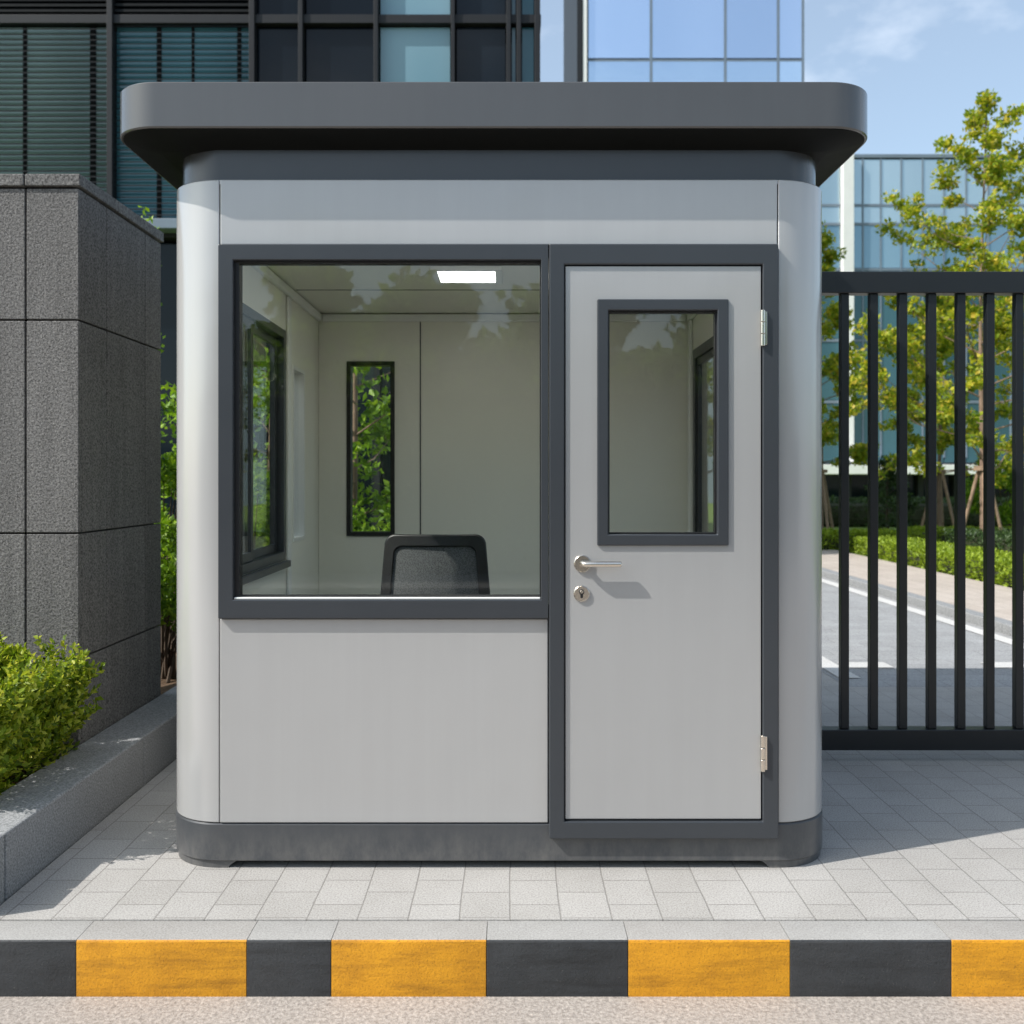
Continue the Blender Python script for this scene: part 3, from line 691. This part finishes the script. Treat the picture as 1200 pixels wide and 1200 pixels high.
def bush(name, label, cat, c, rx, ry, rz, n, size, mat, group=None, clumps=26):
    # an uneven shrub: leaf clumps around branch tips
    t = thing(name, label, cat, (c[0], c[1], c[2]), group)
    P, Dn = [], []; st = MB()
    for k in range(clumps):
        a = rng.uniform(0, 2*math.pi); e = math.asin(rng.uniform(-.25, 1)); rr = rng.uniform(.55, 1.0)
        tip = Vector((c[0]+rx*rr*math.cos(a)*math.cos(e), c[1]+ry*rr*math.sin(a)*math.cos(e), c[2]+rz*(.45+.55*rr*math.sin(e))))
        st.tube([(c[0]+rng.normal(0, .04), c[1]+rng.normal(0, .04), c[2]), (c[0]*.6+tip.x*.4, c[1]*.6+tip.y*.4, c[2]*.4+tip.z*.6), tip], [.014, .009, .003], 5)
        m = n//clumps; s = min(rx, ry)*.33
        q = rng.normal(0, 1, (m, 3)); q /= np.linalg.norm(q, axis=1)[:, None]; rad = rng.uniform(.35, 1.0, m)[:, None]
        P.append(np.array(tip)[None]+q*rad*np.array([s, s, s*.8])); Dn.append(q)
    P = np.vstack(P); Dn = np.vstack(Dn); keep = P[:, 2] > c[2]+.03
    finish('foliage', leaves_mesh('foliage', P[keep], size, .3, .55, .25, Dn[keep], .8), mat, t)
    st.build('stems', M['bark_dark'], t, smooth=60)
    return t
bush('leafy_bush', 'taller leafy bush rising behind the box hedge at the left edge', 'bush', (-2.22, .50, .15), .22, .18, .72, 3200, .038, M['hedge'], None, 16)

def tree(name, label, cat, base, H, crown0, rad, n, size, mat, seed, group=None, trunk_r=None, bark='bark', levels=None, shape=1.0, clump=.22, lean=(0, 0)):
    r_ = np.random.default_rng(seed)
    t = thing(name, label, cat, base, group); B = Vector(base); trunk_r = trunk_r or H*.011
    tr = MB(); path = []
    for k in range(11):
        f = k/10; path.append(B+Vector((lean[0]*f*H+.012*H*math.sin(f*5+seed)*f, lean[1]*f*H+.012*H*math.cos(f*4+seed)*f, f*H*.97-.02)))
    tr.tube(path, [trunk_r*(1-.88*(k/10)) for k in range(11)], 9)
    def on_trunk(f):
        g_ = f*10; k = min(int(g_), 9); return path[k].lerp(path[k+1], g_-k)
    P, Dn = [], []
    nb = levels or int(H*4.2)
    tips = []
    for k in range(nb):
        f = crown0+(1-crown0)*(k+.3)/nb*.97
        a = k*2.399+r_.normal(0, .35); prof = (1-(f-crown0)/(1-crown0))
        L = rad*(.10+.90*min(1, prof*1.25)**.9)*shape*r_.uniform(.62, 1.15)
        if prof > .82: L *= .72+(1-prof)*1.4
        p0 = on_trunk(f); up = .35+.5*(1-prof)+r_.normal(0, .12)
        d = Vector((math.cos(a), math.sin(a), up)).normalized()
        mid = p0+d*L*.5+Vector((0, 0, -.04*L)); end = p0+d*L+Vector((0, 0, .10*L))
        br = max(trunk_r*.36*(1-f*.6), .006)
        tr.tube([p0, mid, end], [br, br*.6, br*.2], 5)
        ns = max(2, int(L/.28))
        for q in range(ns):
            g_ = .35+.65*(q+r_.random())/ns
            s0 = p0.lerp(mid, g_*2) if g_ < .5 else mid.lerp(end, g_*2-1)
            sd = (d+Vector(r_.normal(0, .8, 3))).normalized(); sl_ = L*.26*r_.uniform(.5, 1.2)
            s1 = s0+sd*sl_
            tr.tube([s0, s1], [br*.35, br*.12], 4); tips += [(s1, clump*r_.uniform(.7, 1.25)), (s0.lerp(s1, .5), clump*.7)]
        tips.append((end, clump*r_.uniform(.8, 1.2)))
    tips.append((path[-1], clump*.7)); tips.append((path[-1]+Vector((0, 0, clump*.6)), clump*.45))
    m = max(4, n//len(tips))
    for (c, s) in tips:
        mm = max(3, int(m*(s/clump)**2*r_.uniform(.5, 1.4)))
        q = r_.normal(0, 1, (mm, 3)); q /= np.linalg.norm(q, axis=1)[:, None]
        P.append(np.array(c)[None]+q*(r_.random(mm)**.5)[:, None]*s*np.array([1, 1, .72])); Dn.append(q)
    P = np.vstack(P); Dn = np.vstack(Dn)
    tr.build('trunk', M[bark], t, smooth=60)
    finish('crown', leaves_mesh('crown', P, size, .1, .6, .2, Dn, 1.0), mat, t)
    return t
def stakes(base, label, h=1.65, r=.5, rot=0.3):
    t = thing('tree_support', label, 'tree support', base, 'timber tripods supporting the young trees')
    for k in range(3):
        a = rot+k*2.094; b = Vector(base)
        MB().tube([b+Vector((r*math.cos(a), r*math.sin(a), -.02)), b+Vector((.06*math.cos(a), .06*math.sin(a), h))], .035, 8).build('stake', M['stake'], t, smooth=60)
    MB().ring([(base[0]+.16*math.cos(q*.7854), base[1]+.16*math.sin(q*.7854)) for q in range(8)], [(base[0]+.12*math.cos(q*.7854), base[1]+.12*math.sin(q*.7854)) for q in range(8)], h-.08, h, 'z').build('band', M['stake'], t)

GT = 'young street trees beyond the gate'
def at(u, dist, z=0): return (PX(u, dist), dist-D0, z)
tree('young_tree', 'tallest yellow green young tree rising into the sky right of the booth', 'tree', at(1152, 18), 8.6, .17, 2.6, 30000, .10, M['tree'], 3, GT, .06, levels=42, clump=.21)
tree('young_tree', 'short slim tree seen between the gate bars, left of the tallest tree', 'tree', at(1101, 24), 6.2, .25, 1.5, 13000, .125, M['tree'], 5, GT, .06, levels=26, clump=.25)
tree('young_tree', 'narrow young tree peeking out beside the booth right corner', 'tree', at(962, 24), 7.7, .24, 1.4, 14000, .125, M['tree'], 8, GT, .06, levels=30, clump=.25)
tree('young_tree', 'young tree beyond the booth, seen only through its door glass', 'tree', at(826, 22), 7.0, .22, 1.5, 6000, .11, M['tree'], 11, GT, .09, levels=26, clump=.26)
tree('young_tree', 'young tree standing just past the right edge of the view', 'tree', at(1265, 19), 7.5, .3, 1.9, 7000, .11, M['tree'], 15, GT, .09, levels=28, clump=.27)
stakes(at(1152, 18), 'wooden tripod stakes around the tallest young tree', rot=.2)
stakes(at(1101, 24), 'wooden tripod stakes around the short slim tree between gate bars', rot=1.0)
stakes(at(962, 24), 'wooden tripod stakes around the narrow tree beside the booth corner', rot=.6)
tree('conifer', 'small dark conical evergreen between the gate bars', 'tree', at(1040, 25), 1.95, .06, .75, 4500, .085, M['dark_leaf'], 21, None, .05, 'bark_dark', levels=34, clump=.17)
GH = 'clipped hedges along the driveway'
hedge('low_hedge', 'bright green low clipped hedge along the pink footpath', 'hedge', (6.28, 7.25, 6.6, 14.7, 0, .36), 15000, .062, M['clip'], .035, GH)
hedge('low_hedge', 'bright green low hedge across the end of the footpath', 'hedge', (4.4, 7.6, 15.7, 16.6, 0, .40), 8000, .07, M['clip'], .04, GH)
hedge('dark_hedge', 'dark green clipped hedge behind the bright low hedge', 'hedge', (7.45, 8.7, 8.6, 13.6, 0, .56), 9000, .06, M['dark_leaf'], .04, GH)
hedge('low_hedge', 'far bright green hedge strip behind the dark hedge', 'hedge', (8.2, 15, 16.4, 17.4, 0, .42), 8000, .075, M['clip'], .04, GH)
bush('round_bush', 'rounded bright green bush beneath the tallest young tree', 'bush', at(1182, 21), 1.0, .8, 1.9, 5200, .10, M['shrub'], None, 22)
hedge('dark_hedge', 'long dark hedge at the foot of the glass office block', 'hedge', (7.0, 26, 26.0, 27.4, 0, .85), 9000, .11, M['dark_leaf'], .07)

# greenery behind the booth, seen through its windows and past its left side
GB = 'garden shrubs behind the booth'
tree('garden_tree', 'slim tree behind the booth seen through its rear window', 'tree', at(413, 8.4), 4.6, .24, .95, 6500, .075, M['shrub'], 31, None, .035, 'bark', levels=24, clump=.2)
tree('garden_tree', 'slim tree whose tip shows above the granite wall', 'tree', (PX(163, 8.2), 8.2-D0, .1), 3.60, .25, .22, 2500, .065, M['shrub'], 33, None, .028, 'bark', levels=22, clump=.16)
tree('garden_tree', 'bushy tree behind the booth seen through its left side window', 'tree', at(318, 9.6), 4.0, .12, 1.25, 9000, .085, M['shrub'], 35, None, .04, 'bark', levels=34, clump=.26)
bush('garden_shrub', 'bright shrub below the slim tree in the rear window', 'bush', at(447, 7.6), .55, .5, 1.25, 4200, .055, M['shrub'], GB, 26)
bush('garden_shrub', 'low bright shrub seen through the left part of the rear window', 'bush', at(398, 7.9), .5, .5, 1.0, 3200, .055, M['shrub'], GB, 22)
bush('garden_shrub', 'bright shrub growing in the gap between granite wall and booth', 'bush', at(190, 6.5, .1), .42, .42, 1.02, 4600, .045, M['shrub'], GB, 26)
bush('garden_shrub', 'taller shrub at the back of the gap beside the granite wall', 'bush', at(192, 8.4), .62, .5, 1.75, 5200, .06, M['shrub'], GB, 30)
bush('garden_shrub', 'wide shrub seen through the left side window of the booth', 'bush', at(300, 7.9), .6, .5, 1.3, 4200, .055, M['shrub'], GB, 26)
bush('garden_shrub', 'tall bright shrub close behind the granite wall, filling the left side window', 'bush', at(292, 6.9, .0), .42, .42, 1.75, 5200, .05, M['shrub'], GB, 30)
bush('garden_shrub', 'shrub seen through the narrow side window at the booth rear corner', 'bush', at(352, 8.6), .6, .55, 1.7, 4600, .06, M['shrub'], GB, 26)

# ================================================================== BUILDINGS
def bx(mb, u0, u1, v0, v1, d, y0, y1):
    mb.box(PX(u0, d), PX(u1, d), y0, y1, EYE+(562-v1)/F*d, EYE+(562-v0)/F*d); return mb
# --- dark office block on the left, 16 m away
DD = 16.0; Yf = DD-D0
db = thing('office_building', 'dark glazed office block with louvred bays behind the booth', 'building', (-6, Yf+4, 0))
Xr = PX(634, DD); Xl = -16.0
MB().box(Xl, Xr-.04, Yf+.35, Yf+9, 0, 22).build('core', M['g_dark'], db)
floors = [(5.62, 8.72), (8.90, 12.2), (12.4, 15.8), (16.0, 19.4)]
cols = [-16, -12.9, -9.75, PX(130, DD), PX(296, DD), PX(353, DD), PX(441, DD), PX(531, DD), PX(596, DD), PX(608, DD), Xr-.06]
fm = MB()
for i, x in enumerate(cols):
    w = .035 if i in (5, 6, 8, 9) else (.03 if i == 7 else .045)
    fm.box(x-w, x+w, Yf-.06-.002*i, Yf+.36, 5.3, 20)
fm.build('mullions', M['f_frame'], db, bevel=.006)
bands = MB()
for z0, z1 in ((5.30, 5.60), (8.74, 8.88), (12.22, 12.38), (15.82, 15.98), (19.42, 20.0)): bands.box(Xl, Xr, Yf-.02, Yf+.36, z0, z1)
bands.build('floor_band', M['f_frame'], db, bevel=.006)
lg = MB().box(Xl, Xr+.02, Yf-.35, Yf-.03, 5.36, 5.52).build('ledge', M['f_mullion'], db, bevel=.01)
gmat = {0: 'g_green', 1: 'g_teal', 2: 'g_green', 3: 'g_teal', 4: 'g_dark', 5: 'g_dark', 6: 'g_pale', 7: 'g_dark', 8: 'g_pale', 9: 'g_teal'}
gmat[6] = 'g_pale'
sub = {5: 'g_dark'}
for fi_, (z0, z1) in enumerate(floors):
    for i in range(len(cols)-1):
        x0, x1 = cols[i]+.055, cols[i+1]-.055
        if x1-x0 < .03: x0, x1 = cols[i]+.051, cols[i+1]-.051
        key = gmat[i]
        if fi_ >= 1 and i < 4: key = 'g_dark'
        if fi_ == 2: key = {'g_dark': 'g_teal', 'g_pale': 'g_dark'}.get(key, key)
        w = MB().box(x0, x1, Yf+.10, Yf+.13, z0, z1).build('window', M[key], db)
        if i < 4 and fi_ < 3:
            s = MB(); st = .088 if i in (0, 2) else .095; z = z0+.03
            dep = .06 if fi_ > 0 else .03; th = .04 if fi_ > 0 else (.015 if i in (0, 2) else .010)
            while z < z1-.02:
                s.add([(x0+.01, Yf+.0, z), (x1-.01, Yf+.0, z), (x1-.01, Yf+dep, z+.02), (x0+.01, Yf+dep, z+.02),
                       (x0+.01, Yf+.0, z+th), (x1-.01, Yf+.0, z+th), (x1-.01, Yf+dep, z+th+.02), (x0+.01, Yf+dep, z+th+.02)],
                      [(0, 3, 2, 1), (4, 5, 6, 7), (0, 1, 5, 4), (2, 3, 7, 6), (0, 4, 7, 3), (1, 2, 6, 5)]); z += st
            s.build('louvre', M['f_slat'], w)
        if i in (1, 2, 3) and fi_ == 0:                  # blinds and mullions behind the slats
            b = MB()
            for t_ in ((.30, .335), (.56, .58), (.90, .93)): b.box(x0+(x1-x0)*t_[0], x0+(x1-x0)*t_[1], Yf+.085, Yf+.098, z0, z1)
            b.build('inner_post', M['f_slat'], w)
for i in range(len(cols)-1):                              # tall ground floor glazing
    if cols[i+1]-cols[i] < .3: continue
    MB().box(cols[i]+.05, cols[i+1]-.05, Yf+.2, Yf+.23, .15, 5.25).build('window', M['g_dark'], db)
gm = MB()
for x in cols[:-1]: gm.box(x-.05, x+.05, Yf+.05, Yf+.30, 0, 5.3)
gm.build('ground_mullion', M['f_frame'], db)

# --- pale blue glass tower, 70 m away
TD = 70.0; Ty = TD-D0
tw = thing('glass_tower', 'tall pale blue glass tower behind the booth roof', 'building', (PX(812, TD), Ty+8, 0))
tx = [PX(u, TD) for u in (688, 763, 850, 912, 941)]
MB().box(PX(683, TD), PX(941, TD), Ty+.3, Ty+18, 0, 66).build('core', M['f_mullion'], tw)
MB().box(PX(676, TD), PX(682, TD), Ty-.3, Ty+18, 0, 66).build('corner_fin', M['f_frame'], tw)
MB().box(PX(683, TD), PX(687.4, TD), Ty-.25, Ty+.3, 0, 66).build('corner_pilaster', M['f_white'], tw)
zl = [10+8.7*k for k in range(7)]
tm = MB()
for x in tx[1:]: tm.box(x-.09, x+.09, Ty-.02, Ty+.3, 0, 66)
z70 = EYE+(562-70)/F*TD; z96 = EYE+(562-104)/F*TD
rows = []
zc = z70
while zc > 6: rows += [(zc-2.0, zc-.12, 'g_blue2'), (zc-10.4, zc-2.2, 'g_blue')]; zc -= 10.6
zc = z70
while zc < 60: rows += [(zc+.12, zc+8.4, 'g_blue'), (zc+8.6, zc+10.5, 'g_blue2')]; zc += 10.6
for z0, z1, k in rows:
    if z0 < 0: continue
    for i in range(4):
        MB().box(tx[i]+.1, tx[i+1]-.1, Ty+.0, Ty+.06, z0, z1).build('window', M[k], tw)
for z0, z1, k in rows: tm.box(tx[0], tx[-1], Ty-.01, Ty+.29, z1-.0, z1+.14)
tm.build('mullions', M['f_mullion'], tw)

# --- low glass office block to the right, 45 m away
OD = 45.0; Oy = OD-D0
ob = thing('glass_office', 'low blue glass office block with a white pier beyond the gate', 'building', (PX(1100, OD), Oy+8, 0))
zz = lambda v: EYE+(562-v)/F*OD
ox0, ox1 = PX(905, OD), 46.0
MB().box(ox0+.05, ox1-.05, Oy+.4, Oy+16, 0, zz(186)).build('core', M['f_mullion'], ob)
MB().box(ox0, ox1, Oy-.05, Oy+16, zz(185), zz(181)).build('parapet', M['f_mullion'], ob)
MB().box(PX(985, OD), PX(998, OD), Oy-.35, Oy+.4, 2.2, zz(181)+.05).build('pier', M['f_white'], ob, bevel=.02)
oc = [PX(u, OD) for u in (905, 932, 958, 985)]+[PX(998, OD)]
x = PX(998, OD)
us = [1011, 1032, 1056, 1081, 1106, 1132, 1158, 1184, 1210, 1236, 1262, 1290, 1330]
oc2 = [PX(998, OD)]+[PX(u, OD) for u in us]
rowsO = [(186, 240, 'g_sky'), (241.5, 262, 'g_sky'), (263.5, 315, 'g_mid'), (317, 398, 'g_sky_low'), (400, 470, 'g_sky_low'), (472, 543, 'g_sky_low')]
nwin = 0
for v0, v1, k in rowsO:
    for L in (oc[:4], oc2):
        for i in range(len(L)-1):
            tilt = rng.normal(0, .012)
            w = MB().box(L[i]+.03, L[i+1]-.03, Oy, Oy+.05, zz(v1)+.04, zz(v0)-.04).build('window', M[k], ob); nwin += 1
            w.rotation_euler = (0, 0, tilt)
om = MB()
for L in (oc[1:3], oc2[1:]):
    for x in L: om.box(x-.035, x+.035, Oy-.04, Oy+.4, 2.4, zz(186))
for v in (240.7, 262.7, 316, 399, 471): om.box(ox0, PX(984.5, OD), Oy-.03, Oy+.4, zz(v)-.06, zz(v)+.06); om.box(PX(998.5, OD), ox1, Oy-.03, Oy+.4, zz(v)-.06, zz(v)+.06)
om.build('mullions', M['f_mullion'], ob)
MB().box(ox0, ox1, Oy-1.6, Oy+.38, zz(556), zz(545)).build('canopy', M['f_white'], ob, bevel=.02)
for u in range(910, 1330, 42): MB().box(PX(u, OD)-.12, PX(u, OD)+.12, Oy-.1, Oy+.39, 0, zz(556)-.01).build('ground_pier', M['f_frame'], ob)
for u in range(910, 1290, 42): MB().box(PX(u, OD)+.13, PX(u+42, OD)-.13, Oy+.2, Oy+.25, 0.05, zz(556)-.05).build('window', M['g_dark'], ob)

# ================================================================== ACROSS THE ROAD (mirrored in the booth glass)
MB().box(-200, 200, -700, -9.52, -.5, -.03).build('opposite_pavement', M['ground_far'])['kind'] = 'structure'
GO = 'leafy street trees across the road'
LO = 'leafy street tree standing across the road, opposite the booth'
bt = tree('street_tree', LO, 'tree', (-1.5, -14.5, -.03), 5.0, .14, 2.6, 14000, .28, M['shrub'], 51, GO, .10, 'bark_dark', levels=36, clump=.45)
for k, (x, y, sc_, rz) in enumerate(((-7.2, -15, 1.05, 1.1), (3.9, -15.2, .95, 2.3), (9.2, -14.2, 1.1, 3.9), (-12.5, -14, 1.0, 5.0), (14.6, -15, 1.0, .5), (-4.6, -19.5, 1.25, 2.9), (1.4, -20, 1.2, 4.4), (7.0, -19.5, 1.3, 5.6), (-10.5, -20, 1.3, .2))):
    c = bt.copy(); COL.objects.link(c); c.location = (x, y, -.03); c.scale = (sc_,)*3; c.rotation_euler = (0, 0, rz)
    for chd in list(bt.children):
        d = chd.copy(); COL.objects.link(d); d.parent = c
hedge('added_hedge', 'long tall hedge added across the road to darken the booth glass reflections', 'hedge', (-22, 22, -12.4, -11.2, -.03, 2.9), 20000, .16, M['dark_leaf'], .08)  # added behind the camera, tall enough to cover bright gaps in the glass reflection
